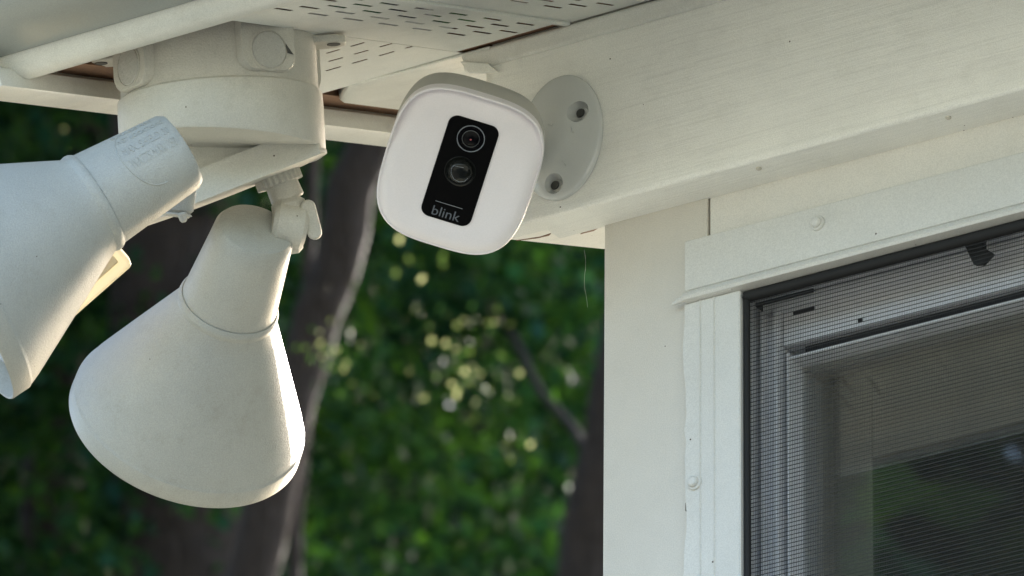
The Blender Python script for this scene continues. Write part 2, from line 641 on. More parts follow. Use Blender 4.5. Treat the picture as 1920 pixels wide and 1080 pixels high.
rows = []
phase = [-209.2, -198.4, -213.3 + 27.4, -202.5, -191]
ucs = [-37.8, -31.1, -25.2, -18.9, -12.8]
for uc, ph in zip(ucs, phase):
    st = ph - 27.4 * math.floor((ph + 211) / 27.4)
    rows.append((uc, 0.95, row_slots(st, 6 if st < -190 else 6)))
slotted('soffit_panel', -60, -4.2, -214, -31, rows, m_soffit, house)
for k in range(9):
    rows = []
    off = 12.2 + k * 56.5
    for j in range(6):
        ph = phase[(j + k) % 5]
        st = ph - 27.4 * math.floor((ph + 211) / 27.4)
        rows.append((off + j * 6.4 + 1.0, 0.95, row_slots(st, 6)))
    slotted('soffit_panel', -3.6 + k * 56.5, -3.6 + k * 56.5 + 55.9, -214, -24.9, rows, m_soffit, house)
    # raised rib where neighbouring panels lock
for k in range(10):
    u0 = -3.9 + k * 56.5
    sbox('panel_joint', (u0 - 1.6, u0 + 1.6), (-213, -25.5), (D0 - 1.4, D0 + 0.3), m_soffit, house, 0.0006)

# gable-side panel: slots run along the wall
rows = [(-115.2, 1.0, [(-141.5, -134), (-128, -120.3), (-114, -106.8), (-100.4, -93), (-86.5, -79), (-73, -66), ]),
        (-98.9, 1.0, [(-126.5, -119), (-112.8, -105.4), (-99, -91.5), (-85, -77.6), (-71.9, -64.4)]),
        (-82.2, 1.0, [(-135, -127.5), (-122, -114.4), (-108.6, -101), (-95, -87.2), (-81.2, -73.5), (-67.4, -60.6)]),
        (-65.8, 1.0, [(-133.5, -126), (-120.4, -113), (-107.5, -99.2), (-93.2, -84.9), (-78.6, -70.5), (-64.6, -60.8)])]
slotted('gable_soffit_panel', -138, -60.4, -150, -24, rows, m_soffit, house, along='u')
# rounded lower lip of that panel, and the next, shorter sheet beyond it
prof = [UX * (-a / 1000) + NX * ((D0 + d) / 1000) for a, d in ((137.8, 0), (140.6, 0.5), (142.4, 2.2), (143, 5), (142, 9), (137.8, 9))]
o0 = CORNER + BX * 0
extrude_profile('panel_lip', prof, CORNER + SX * (-0.126), CORNER + SX * 0.0065, m_soffit, house, auto=60)
# strip on the wall side of it with its own rounded end
prof = [(-24, -2.0), (-24, 6), (60, 6), (60, -2.0)]
pts = []
NB = 9
for a, dd in ((46, -1.0), (100, -0.6), (122, -0.4), (132, -0.2), (142, 0.2), (148, 0.8), (151, 2.5), (152.5, 6.5)):
    b0 = -25.5 + max(0, a - 122) * 1.2
    for i in range(NB):
        q = i / (NB - 1)
        b = b0 + (70 - b0) * q ** 2
        pts.append(HS(-a, b, D0 + 0.2 + dd + 5.0 * max(0, 1 - q * 4.5) ** 2 * min(1, max(0, a - 120) / 8)))
n = len(pts) // NB
f = [(NB * i + j, NB * i + j + 1, NB * i + NB + j + 1, NB * i + NB + j) for i in range(n - 1) for j in range(NB - 1)]
o = part('gable_soffit_strip', pts, f, m_trim, house, smooth=True)
md = o.modifiers.new('s', 'SOLIDIFY')
md.thickness, md.offset = 0.001, 0

# ---- rake fascia: outermost board under the gable edge
DF = 87.2
prof = [UX * (-a / 1000) + NX * (d / 1000) for a, d in
        ((160, DF + 0.5), (160.8, DF), (179.4, DF), (180, DF + 0.8), (180, DF + 60), (166, DF + 60), (166, DF + 11), (163.5, DF + 10.4), (161.0, DF + 8.6), (160.2, DF + 5.0))]
extrude_profile('rake_fascia', prof, CORNER + SX * (-0.222), CORNER + SX * 3.2, m_trim, house, auto=40)
# raw sub-fascia wood in the gap above it
prof = [UX * (-a / 1000) + NX * (d / 1000) for a, d in ((150, D0 + 4), (172, D0 + 4), (172, D0 + 40), (150, D0 + 40))]
extrude_profile('sub_fascia', prof, CORNER + SX * (-0.186), CORNER + SX * 3.2, m_rawwood, house)
# raw rafter wood over the open corner and along the wall
sbox('wood_strip', (-172, -40), (-218, -150.8), (D0 + 9, D0 + 30), m_rawwood, house, 0)
sbox('wood_strip', (-70, 1500), (-30.6, -10), (D0 + 0.9, D0 + 12), m_rawwood, house, 0)

# ---- eave: rolled lip and gutter
prof = []
for b, z in ((-212.6, 27.2), (-214.5, 24.2), (-218, 21.6), (-222, 20.4), (-226, 20.6), (-229.5, 22.2), (-232, 24.8), (-233, 28.5), (-232, 40), (-212.6, 40)):
    prof.append(BX * (b / 1000) + ZX * (z / 1000))
lip = extrude_profile('eave_lip', prof, H(-186, 0, 0), H(3000, 0, 0), m_trim, house, auto=60)
prof = []
for b, z in ((-233.3, 27.2), (-250, 26.2), (-266, 27.4), (-276, 31), (-281, 38), (-284, 52), (-292, 70), (-304, 84), (-310, 98), (-306, 106), (-300, 102), (-290, 84), (-278, 60), (-272, 42), (-262, 33), (-233.3, 33)):
    prof.append(BX * (b / 1000) + ZX * (z / 1000))
extrude_profile('gutter', prof, H(-215, 0, 0), H(3000, 0, 0), m_gutter, house, auto=50)
prof = [BX * (b / 1000) + ZX * (z / 1000) for b, z in ((-233.2, 41), (-212.8, 41), (-212.8, 120), (-233.2, 105))]
extrude_profile('eave_fascia', prof, H(-171, 0, 0), H(3000, 0, 0), m_trim, house)

# roof over everything
prof = [UX * (a / 1000) + NX * (d / 1000) for a, d in ((-192, D0 + 75), (3000, D0 + 75), (3000, D0 + 95), (-192, D0 + 95))]
extrude_profile('roof', prof, CORNER + SX * (-0.28), CORNER + SX * 3.4, m_shingle, house)

# ---- window
win = bpy.data.objects.new('window', None)
win.empty_display_size = 0.05
C.objects.link(win)
win.parent = house
SHU, SHZ = 110.4, -122.0    # cut edges of the added blind, in place of a dark reflection
W1 = 760.0      # right end of the window
ZB = -1120.0    # its sill
prof = []
for b, z in ((0.85, -21.2), (-4.6, -21.2), (-5.0, -21.6), (-5.0, -45.4), (-4.3, -45.7), (-4.3, -46.2), (-5.6, -46.6), (-7.4, -48.0), (-8.0, -49.6), (-7.2, -50.9), (-5.0, -51.2), (0.85, -51.2)):
    prof.append(BX * (b / 1000) + ZX * (z / 1000))
fr = extrude_profile('frame_rail', prof, H(45.3, 0, 0), H(W1, 0, 0), m_alu, win, auto=40)
# the bead under the rail runs on past its left end and tapers
tube('rail_bead', [H(38.6, -4.2, -50.2), H(42, -5.4, -49.9), H(48, -5.6, -49.6), H(70, -5.6, -49.8)], [0.0006, 0.0013, 0.0016, 0.0016], m_alu, win, seg=12)
# left jamb with a wavy caulked edge and two pressed ridges
zs = np.linspace(-51.4, ZB, 160)
wav = 44.3 + 0.5 * np.sin(zs / 9.0) + 0.5 * np.sin(zs / 23.0 + 1) + 0.4 * rng.standard_normal(160)
v, f = [], []
cols = [None, 51.9, 52.4, 52.9, 59.1, 59.6, 60.1, 72.0, 72.7]
deps = [-3.4, -3.6, -4.3, -3.6, -3.6, -4.3, -3.6, -3.6, -3.0]
for i, z in enumerate(zs):
    for c, d in zip(cols, deps):
        v.append(H(wav[i] if c is None else c, d, z))
    v.append(H(72.7, 3, z))
    v.append(H(wav[i], -0.1, z))
k = len(cols) + 2
for i in range(len(zs) - 1):
    for j in range(k - 1):
        f.append((i * k + j, i * k + (j + 1) % k, (i + 1) * k + (j + 1) % k, (i + 1) * k + j))
    f.append((i * k + k - 1, i * k, (i + 1) * k, (i + 1) * k + k - 1))
part('frame_jamb', v, f, m_alu, win, auto=25, label='left upright of the window frame with a wavy caulked edge')
hbox('frame_jamb', (W1 - 28, W1), (-3.6, 3), (ZB, -51.4), m_alu, win, 0.0006)
hbox('frame_rail', (45, W1), (-6, 4), (ZB - 30, ZB - 0.2), m_alu, win, 0.0006, label='bottom rail of the window frame')
# grime in the caulk gap
for z0, z1, w in ((-52, -57.5, .5), (-84, -88.5, 1.0), (-146, -150, .4)):
    hbox('grime', (43.6, 43.6 + w), (-1.8, -0.3), (z1, z0), m_brown, win, 0.0003)


def screw(u, z, b):
    o = lathe('screw', [(-0.001, 0.0036), (0.0007, 0.0036), (0.0011, 0.0033), (0.0011, 0.0026), (0.0024, 0.0024), (0.0031, 0.0018), (0.0033, 0.0006)],
              H(u, b, z), -BX, m_alu, win, seg=24)
    return o


screw(113.5, -29.6, -5.0)
screw(49.6, -138.6, -3.6)
for i in range(1, 3):
    screw(113.5 + i * 250, -29.6, -5.0)
for i in range(1, 4):
    screw(49.6, -138.6 - i * 270, -3.6)
# spline that holds the mesh in its groove
tube('spline', [H(74, -0.2, -53.6), H(W1 - 29, -0.2, -53.6)], 0.0026, m_rubber, win, seg=14)
tube('spline', [H(74.3, -0.2, -54), H(74.3, -0.2, ZB + 2)], 0.0016, m_rubber, win, seg=14)
# frayed mesh end at the corner
v, f = [], []
for i in range(26):
    c = H(73.6 + rng.random() * 3.4, -2.4 + rng.random() * 1.6, -52.2 - rng.random() * 3.6)
    d = Vector(rng.standard_normal(3)).normalized() * 0.0011
    w = Vector(rng.standard_normal(3)).normalized() * 0.00012
    kk = len(v)
    v += [c - d - w, c + d - w, c + d + w, c - d + w]
    f.append((kk, kk + 1, kk + 2, kk + 3))
part('frayed_mesh', v, f, m_rubber, win, kind='stuff')
# insect screen: real crossing wires
v, f = [], []


def wire(u0, u1, z0, z1, b0, b1):
    kk = len(v)
    for z in (z0, z1):
        for x, y in ((u0, b0), (u1, b0), (u1, b1), (u0, b1)):
            v.append(H(x, y, z))
    f.extend([tuple(kk + i for i in q) for q in BOXF])


z = -56.4
while z > ZB:
    wire(73, W1 - 28, z, z - 0.31, 0.30, 0.46)
    z -= 1.93
u = 75.2
while u < W1 - 28:
    wire(u, u + 0.15, -55, ZB, 0.52, 0.64)
    u += 0.86
part('insect_screen', v, f, m_wire, win, kind='stuff', label='dark woven insect screen of fine wires')
# inner window behind the screen: channels, grooves, sash
hbox('window_channel', (61.2, 66.4), (16, 60), (ZB, -38), m_vinyl, win, 0.0006)
hbox('window_groove_shade', (66.2, 69.4), (27, 60), (ZB, -50.1), m_dark, win, 0)
hbox('window_channel', (69.4, 71.2), (19, 60), (ZB, -52.2), m_vinyl, win, 0.0005)
hbox('window_channel', (71.0, 75.0), (23.5, 60), (ZB, -52.6), m_vinyl, win, 0.0005)
hbox('window_channel', (75.0, 77.6), (20, 60), (ZB, -51.8), m_vinyl, win, 0.0008)
hbox('window_groove_shade', (77.5, 80.3), (29, 60), (ZB, -74.2), m_dark, win, 0)
hbox('sash_stile', (79.9, 81.2), (24, 60), (ZB, -72.4), m_vinyl, win, 0.0003)
hbox('window_head', (61.2, W1), (14, 60), (-46.6, -33), m_vinyl, win, 0.0006)
hbox('window_head', (69.6, W1), (21, 60), (-52.0, -47.4), m_vinyl, win, 0.0006)
hbox('window_groove_shade', (66.4, 96), (20.2, 60), (-48.2, -46.4), m_dark, win, 0)  # dark strip standing in for the short shadow at the head
hbox('sash_rail', (78, W1), (25, 60), (-68.6, -51.0), m_vinyl, win, 0.0006)
hbox('window_groove_shade', (86, W1), (30, 60), (-73.8, -68.5), m_dark, win, 0)
hbox('sash_rail', (80, W1), (25.2, 60), (-75.2, -73.9), m_vinyl, win, 0.0004)
hbox('window_groove_shade', (83, 94), (24.4, 26), (-54.6, -52.8), m_dark, win, 0.0004)
hbox('weep_slot', (116, 118.4), (24.4, 26), (-66.3, -64.6), m_dark, win, 0.0004)
# black tilt latch hanging from the head
p = [H(u, b, z) for b in (10, 13.6) for u, z in ((178, -49), (187.5, -49), (187.5, -53.5), (192, -57), (187, -61), (182.5, -60.2))]
part('latch', p, [tuple(range(6)), tuple(range(11, 5, -1))] + [(i, (i + 1) % 6, 6 + (i + 1) % 6, 6 + i) for i in range(6)], m_rubber, win, bevel=0.0005)
hbox('glass_pane', (81, W1 - 30), (36, 38.5), (ZB, -74.6), m_glass, win, 0)
# dim room and an added blind, cut short to imitate a dark reflection in the glass
hbox('added_blind', (82, SHU), (46, 47), (ZB, -60), m_room, win, 0)
hbox('added_blind', (SHU + 0.3, W1 - 32), (46.2, 47.2), (SHZ, -60), m_room, win, 0)
v = [H(u, b, z) for z in (ZB - 40, 150) for u, b in ((61, 62), (2500, 62), (2500, 2600), (61, 2600))]
part('room', v, [(0, 1, 2, 3), (4, 7, 6, 5), (1, 5, 6, 2), (2, 6, 7, 3), (3, 7, 4, 0)], m_room, house)

# ------------------------------------------------------------------ security camera
disc_c = H(-9.0, -21.0, 36.8)
e_r = (0.956 * VR - 0.29 * VU).normalized()
e_d = (-0.29 * VR - 0.956 * VU).normalized()
tilt, yawc = R(20.0), R(3.0)
n_f = (-VF * math.cos(tilt) + e_d * math.sin(tilt)).normalized()
n_f = (n_f * math.cos(yawc) + e_r * math.sin(yawc)).normalized()
f_up = (-e_d - n_f * (-e_d).dot(n_f)).normalized()
f_rt = f_up.cross(n_f).normalized()
if f_rt.dot(VR) < 0:
    f_rt = -f_rt
face_c = at(861, 324, 3.605)
seccam = thing('security_camera', disc_c, 'small white square security camera with black lens panel on round wall mount', 'security camera')


def FC(x, y, w=0.0):
    return face_c + f_rt * (x / 1000) + f_up * (y / 1000) + n_f * (w / 1000)


def squircle(t, hw, hh, n=3.4):
    c, s = math.cos(t), math.sin(t)
    r = (abs(c) ** n + abs(s) ** n) ** (-1 / n)
    return hw * r * c, hh * r * s


HW, HH = 33.6, 37.0
NS = 96


def ringv(scale, w, shift=0.0):
    out = []
    for i in range(NS):
        x, y = squircle(2 * math.pi * i / NS, HW * scale, HH * scale)
        # the lower half is slightly narrower than the upper
        x *= 1.0 + 0.02 * (y / HH)
        out.append(FC(x, y + shift, w))
    return out


def rings_mesh(name, rings, mat, parent, cap0=True, cap1=True, auto=40):
    v, f = [], []
    for r_ in rings:
        v += r_
    for j in range(len(rings) - 1):
        for i in range(NS):
            f.append((j * NS + i, j * NS + (i + 1) % NS, (j + 1) * NS + (i + 1) % NS, (j + 1) * NS + i))
    if cap0:
        f.append(tuple(range(NS)))
    if cap1:
        f.append(tuple((len(rings) - 1) * NS + i for i in range(NS)))
    return part(name, v, f, mat, parent, auto=auto)


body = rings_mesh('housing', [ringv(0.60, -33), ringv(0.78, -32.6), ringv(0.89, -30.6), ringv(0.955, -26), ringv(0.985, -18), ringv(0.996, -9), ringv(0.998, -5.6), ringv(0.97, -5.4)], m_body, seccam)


# front shell: raised lip round the top, running out flush towards the bottom
def face_w(i, scale):
    x, y = squircle(2 * math.pi * i / NS, 1, 1)
    k = min(1.0, max(0.0, (y - 0.05 - 0.25 * x) / 0.75))
    k = k * k * (3 - 2 * k)
    return k


rg = []
for scale, base, rec in ((0.997, -5.9, 0), (1.001, -1.0, 0), (1.003, 0.3, 0), (0.996, 0.9, 0), (0.984, 1.0, 0), (0.981, 1.0, 0.0), (0.976, 0.8, 0.5), (0.972, 0.3, 3.4), (0.964, 0.3, 3.8), (0.92, 0.3, 2.8), (0.84, 0.3, 1.4), (0.74, 0.15, 0.1), (0.5, 0, 0), (0.2, 0, 0)):
    r_ = []
    for i in range(NS):
        x, y = squircle(2 * math.pi * i / NS, HW * scale, HH * scale)
        x *= 1.0 + 0.02 * (y / HH)
        rnd = 0.0 if scale < 0.82 or base < -5 else -(1 - face_w(i, scale)) * 3.6 * max(0, (scale - 0.82) / 0.18) ** 2.4
        r_.append(FC(x, y, base - rec * face_w(i, scale) + rnd))
    rg.append(r_)
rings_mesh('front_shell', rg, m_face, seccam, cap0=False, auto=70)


def round_rect(hw, hh, rad, seg=10):
    pts = []
    for cx, cy, a0 in ((hw - rad, hh - rad, 0), (-hw + rad, hh - rad, 90), (-hw + rad, -hh + rad, 180), (hw - rad, -hh + rad, 270)):
        for i in range(seg + 1):
            a = R(a0 + 90 * i / seg)
            pts.append((cx + rad * math.cos(a), cy + rad * math.sin(a)))
    return pts


def fpix(px, py):
    """face-plane millimetres of a pixel of the photograph"""
    d = ((px - 960) / F_PX * VR - (py - 540) / F_PX * VU + VF)
    t = (face_c - EYE).dot(n_f) / d.dot(n_f)
    q = EYE + d * t - face_c
    return q.dot(f_rt) * 1000, q.dot(f_up) * 1000


pcx, pcy = fpix(862.5, 320)
rr = round_rect(11.45, 24.4, 4.2)
np_ = len(rr)
v = [FC(pcx + x, pcy + y, -0.8) for x, y in rr] + [FC(pcx + x, pcy + y, 0.40) for x, y in rr] + [FC(pcx + x * .985, pcy + y * .99, 0.62) for x, y in rr]
f = [(j * np_ + i, j * np_ + (i + 1) % np_, (j + 1) * np_ + (i + 1) % np_, (j + 1) * np_ + i) for j in (0, 1) for i in range(np_)] + [tuple(2 * np_ + i for i in range(np_))]
panel = part('lens_panel', v, f, m_black, seccam, auto=30)
lx, ly = fpix(883, 259)
lathe('lens_ring', [(0.0004, 0.0062), (0.0010, 0.0062), (0.0012, 0.0060), (0.0010, 0.0058), (0.0004, 0.0058)], FC(lx, ly), n_f, m_ring, panel, seg=48, closed=True)
lathe('lens', [(0.0004, 0.0056), (0.0010, 0.0050), (0.0010, 0.0045), (0.0006, 0.0040), (0.0009, 0.0035), (0.0016, 0.0022), (0.0020, 0.0009)], FC(lx, ly), n_f, m_lens, panel, seg=40)
lathe('lens_ring', [(0.0009, 0.0040), (0.0012, 0.0039), (0.0013, 0.0037), (0.0009, 0.0036)], FC(lx, ly), n_f, plain('lens_ring_dim', (0.05, 0.055, 0.06), 0.3), panel, seg=40, closed=True)
lathe('lens_dot', [(0.0018, 0.0005), (0.00215, 0.0004)], FC(lx, ly), n_f, m_red, panel, seg=12)
sx_, sy_ = fpix(863, 320)
prof = [(0.0004, 0.0070), (0.0008, 0.0070), (0.0009, 0.0067), (0.0007, 0.0064)] + [(0.0006 + 0.0040 * math.sin(R(a)), 0.0058 * math.cos(R(a))) for a in range(0, 86, 9)]
lathe('motion_lens', prof, FC(sx_, sy_), n_f, m_pir, panel, seg=48)
# faint facets moulded into the sensor dome
prof = [(0.0006 + 0.0041 * math.sin(R(a)), 0.0059 * math.cos(R(a))) for a in (38, 42)]
v, f = [], []
seg = []
for x, y in ((-3.4, 2.6), (-4.2, 1.2), (-3.6, -1.2), (-1.8, -3.2), (0.8, -3.9), (3.0, -3.0), (3.9, -1.2)):
    w = 0.6 + 4.15 * math.sqrt(max(0, 1 - (x * x + y * y) / 34.5))
    seg.append(FC(sx_ + x, sy_ + y, w))
tube('sensor_facet', seg, 0.00011, m_ring, panel, seg=6)
seg = []
for x, y in ((-3.4, 2.6), (-1.4, 2.9), (0.8, 3.2)):
    w = 0.6 + 4.15 * math.sqrt(max(0, 1 - (x * x + y * y) / 34.5))
    seg.append(FC(sx_ + x, sy_ + y, w))
tube('sensor_facet', seg, 0.00009, m_ring, panel, seg=6)
# lettering and the bar over it
tv, tf = text_mesh('blink', 6.9)
xs = [p[0] for p in tv]
wt = max(xs) - min(xs)
tx, ty = fpix(837, 399)
v = [FC(tx + (p[0] - min(xs) - wt / 2) * (12.6 / wt), ty + (p[1] - 2.5) * 0.92, 0.70) for p in tv]
lg = part('lettering', v, tf, m_logo, panel)
bx_, by_ = fpix(842, 383)
v = [FC(bx_ + x, by_ + y, 0.70) for x, y in ((-6.2, -0.13), (6.2, -0.13), (6.2, 0.13), (-6.2, 0.13))]
part('logo_bar', v, [(0, 1, 2, 3)], plain('logo_bar', (0.22, 0.23, 0.25), 0.5), panel)
# wall mount: an oval dish with two screw holes, and the ball arm behind the camera
RX, RZ = 21.6, 30.6
prof = [(0.0, 1.0), (1.6, 1.0), (2.3, 0.985), (2.9, 0.95), (3.9, 0.80), (5.2, 0.6), (6.6, 0.42), (8.0, 0.30)]
v, f = [], []
sg = 72
for t, r_ in prof:
    for i in range(sg):
        a = 2 * math.pi * i / sg
        v.append(H(-9.0 + RX * r_ * math.cos(a), -21.0 - 0.3 - t, 36.8 + RZ * r_ * math.sin(a)))
for j in range(len(prof) - 1):
    for i in range(sg):
        f.append((j * sg + i, j * sg + (i + 1) % sg, (j + 1) * sg + (i + 1) % sg, (j + 1) * sg + i))
f += [tuple(range(sg)), tuple((len(prof) - 1) * sg + i for i in range(sg))]
mount = part('wall_mount', v, f, m_mount, seccam, auto=40)


def cutter(u, z, r0, r1):
    return lathe('cutter', [(-0.001, r1), (0.0022, r0), (0.012, r0 * 1.5)], H(u, -21.8, z), (-BX + 0.22 * UX - 0.3 * ZX), m_mount, None, seg=24)


cut(mount, [cutter(1.4, 47.0, 0.0044, 0.0024), cutter(-11.9, 14.4, 0.0044, 0.0024)])
for hu, hz in ((1.0, 46.6), (-12.2, 14.0)):
    lathe('screw_hole', [(0, 0.0022), (0.0004, 0.0020)], H(hu, -22.0, hz), -BX, m_slot, mount, seg=16)
for du, dz, rot in ((-1.0, 3.5, 0.4), (-4.5, -7.5, 0.5), (9.5, -1.0, 1.3), (4.5, -16.0, 1.0)):
    rb = [H(-9.0 + du + math.cos(rot) * k, -21.3 - 7.6 * (1 - min(1, math.hypot((du + math.cos(rot) * k) / RX, (dz - math.sin(rot) * k) / RZ))) ** 0.75 - 1.9, 36.8 + dz - math.sin(rot) * k) for k in (-1.4, 0, 1.4)]
    tube('moulding_mark', rb, 0.0003, m_mount, mount, seg=8)
back_c = FC(3, -3, -31)
tube('ball_arm', [H(-24, -26, 28), disc_c.lerp(back_c, 0.35) - BX * 0.004, back_c - BX * 0.0], [0.0085, 0.0062, 0.0085], m_mount, mount, seg=24)

# ------------------------------------------------------------------ floodlight fixture
ua, ba = -104.6, -155.0
top_c = HS(ua, ba, D0)
NFX = (-0.06 * VR + 0.98 * VU + 0.19 * VF).normalized()   # the box hangs a little askew
down = -NFX
fix = thing('floodlight_fixture', top_c, 'cream round junction box with two bell shaped floodlight heads under the soffit', 'floodlight', Matrix((NFX.cross(UX).cross(NFX).normalized(), NFX.cross(UX).normalized(), NFX)).transposed())
view_h = (-VF - NFX * (-VF).dot(NFX)).normalized()          # towards the photographer, in the soffit plane
side_h = NFX.cross(view_h).normalized()
if side_h.dot(VR) < 0:
    side_h = -side_h


def B(x, y, w):
    """fixture millimetres: x to the right, y towards the photographer, w down from the soffit"""
    return top_c + side_h * (x / 1000) + view_h * (y / 1000) + down * (w / 1000)


def wall_rings(name, levels, mat, parent, ref=None, auto=40, seg=96, caps=(True, True)):
    v, f = [], []
    for lv in levels:
        for i in range(seg):
            a = 2 * math.pi * i / seg
            r_, w = lv(a)
            v.append(B(r_ * math.cos(a), r_ * math.sin(a), w))
    for j in range(len(levels) - 1):
        for i in range(seg):
            f.append((j * seg + i, j * seg + (i + 1) % seg, (j + 1) * seg + (i + 1) % seg, (j + 1) * seg + i))
    if caps[0]:
        f.append(tuple(range(seg)))
    if caps[1]:
        f.append(tuple((len(levels) - 1) * seg + i for i in range(seg)))
    return part(name, v, f, mat, parent, auto=auto)


RB = 43.6
SEAM, LOW = 19.5, 42.5
jb = wall_rings('junction_box', [lambda a: (RB, -8.0), lambda a: (RB, SEAM + 2)], m_box, fix)
cov = wall_rings('cover', [lambda a: (RB - 3, SEAM - 0.2), lambda a: (RB + 0.6, SEAM), lambda a: (RB + 1.6, SEAM + 1.0), lambda a: (RB + 1.8, SEAM + 6), lambda a: (RB + 1.8, LOW - 1.0 + 4.5 * math.cos(a)), lambda a: (RB + 1.0, LOW + 4.5 * math.cos(a))], m_box, fix)
# bosses with threaded plugs


def boss(ang, half, prot, hgt, nm):
    dx, dy = math.sin(ang), math.cos(ang)          # outward direction
    tx, ty = math.cos(ang), -math.sin(ang)
    pr = []
    rad = 7.0
    for i in range(9):
        a = R(180 + 90 * i / 8)
        pr.append((-half + rad + rad * math.cos(a), hgt - rad - rad * math.sin(a)))
    for i in range(9):
        a = R(270 + 90 * i / 8)
        pr.append((half - rad + rad * math.cos(a), hgt - rad - rad * math.sin(a)))
    pr = [(-half, -7.5)] + pr + [(half, -7.5)]
    n_ = len(pr)
    v = []
    for out, sc in ((RB - 14, 1.0), (RB + prot - 1.0, 1.0), (RB + prot, 0.965)):
        for s, w in pr:
            v.append(B(dx * out + tx * s * sc, dy * out + ty * s * sc, w if sc == 1 else w - 0.6))
    f = [(j * n_ + i, j * n_ + (i + 1) % n_, (j + 1) * n_ + (i + 1) % n_, (j + 1) * n_ + i) for j in (0, 1) for i in range(n_)]
    f += [tuple(range(n_)), tuple(2 * n_ + i for i in range(n_))]
    o = part('boss', v, f, m_box, jb, auto=40)
    d3 = side_h * dx + view_h * dy
    pc = B(dx * (RB + prot), dy * (RB + prot), hgt * 0.47)
    lathe('plug_rim', [(-0.001, 0.0094), (0.00035, 0.0094), (0.0004, 0.0087), (-0.0008, 0.0085)], pc, d3, m_box, jb, seg=40, closed=True)
    lathe('plug', [(-0.002, 0.0083), (0.0003, 0.0083), (0.0006, 0.0079), (0.0005, 0.0035), (0.0006, 0.001)], pc, d3, m_plug, jb, seg=40)
    # slot across the plug
    return pc, d3


pc, d3 = boss(R(31), 13.6, 2.6, 17.5, 'boss')
t3 = d3.cross(NX).normalized()
v = [pc + t3 * 0.0086 + NX * 0.002 + d3 * .0005, pc + t3 * 0.0110 - NX * 0.0022 + d3 * .0005, pc + t3 * 0.0084 - NX * 0.002 + d3 * .0005]
if (pc + t3 - pc).dot(VR) < 0:
    v = [pc - t3 * 0.0086 + NX * 0.0025 + d3 * .0005, pc - t3 * 0.0118 - NX * 0.0030 + d3 * .0005, pc - t3 * 0.0088 - NX * 0.0020 + d3 * .0005]
part('chipped_gap', v, [(0, 1, 2)], m_slot, jb)
boss(R(-55), 13.2, 3.0, 19.0, 'boss')
boss(R(121), 13.2, 1.0, 17.5, 'boss')
boss(R(211), 13.2, 3.0, 17.5, 'boss')
# mounting ears with a slotted hole
for sgn in (-1, 1):
    pts = [(sgn * 38, -9), (sgn * 53, -7.5), (sgn * 57, -3), (sgn * 57, 3), (sgn * 53, 7.5), (sgn * 38, 9)]
    v = [B(x, y, w) for w in ((-4.6, -1.0) if sgn > 0 else (-2.6, 1.2)) for x, y in pts]
    n_ = len(pts)
    part('mounting_ear', v, [tuple(range(n_)), tuple(range(2 * n_ - 1, n_ - 1, -1))] + [(i, (i + 1) % n_, n_ + (i + 1) % n_, n_ + i) for i in range(n_)], m_box, jb, bevel=0.0012)
    lathe('ear_slot', [(0, 0.0030), (0.0003, 0.0030)], B(sgn * 51.5, 2, -0.95 if sgn > 0 else 1.25), down, m_slot, jb, seg=16)

# lamp bar: a tilted ledge under the rear of the cover, with a recessed web between


def low(x, y):
    return 47.5 + 0.33 * (45 - x) + 0.17 * y


def segment(CH, deg):
    """disc segment behind a chord, seen from above, in fixture millimetres"""
    t = (math.cos(R(deg)), math.sin(R(deg)))
    n = (-t[1], t[0])
    r_ = RB + 1.6
    h = math.sqrt(r_ * r_ - CH * CH)
    a0 = math.atan2(CH * n[1] + h * t[1], CH * n[0] + h * t[0])
    a1 = math.atan2(CH * n[1] - h * t[1], CH * n[0] - h * t[0])
    if a1 > a0:
        a1 -= 2 * math.pi
    return [(r_ * math.cos(a0 + (a1 - a0) * i / 60), r_ * math.sin(a0 + (a1 - a0) * i / 60)) for i in range(61)]


def slab(name, foot, levels):
    n_ = len(foot)
    v = [B(x * sc, y * sc, w(x, y)) for sc, w in levels for x, y in foot]
    m_ = len(levels)
    f = [(j * n_ + i, j * n_ + (i + 1) % n_, (j + 1) * n_ + (i + 1) % n_, (j + 1) * n_ + i) for j in range(m_ - 1) for i in range(n_)]
    f += [tuple(range(n_)), tuple((m_ - 1) * n_ + i for i in range(n_))]
    return part(name, v, f, m_box, fix, auto=30)


slab('cover_web', segment(2.0, 8), [(0.985, lambda x, y: 36.0), (0.985, lambda x, y: low(x, y) - 6)])
bar = slab('lamp_bar', segment(9.0, 8), [(1.0, lambda x, y: low(x, y) - 14.5), (1.0, lambda x, y: low(x, y) - 1.7), (1.012, lambda x, y: low(x, y) - 1.5), (1.012, lambda x, y: low(x, y))])


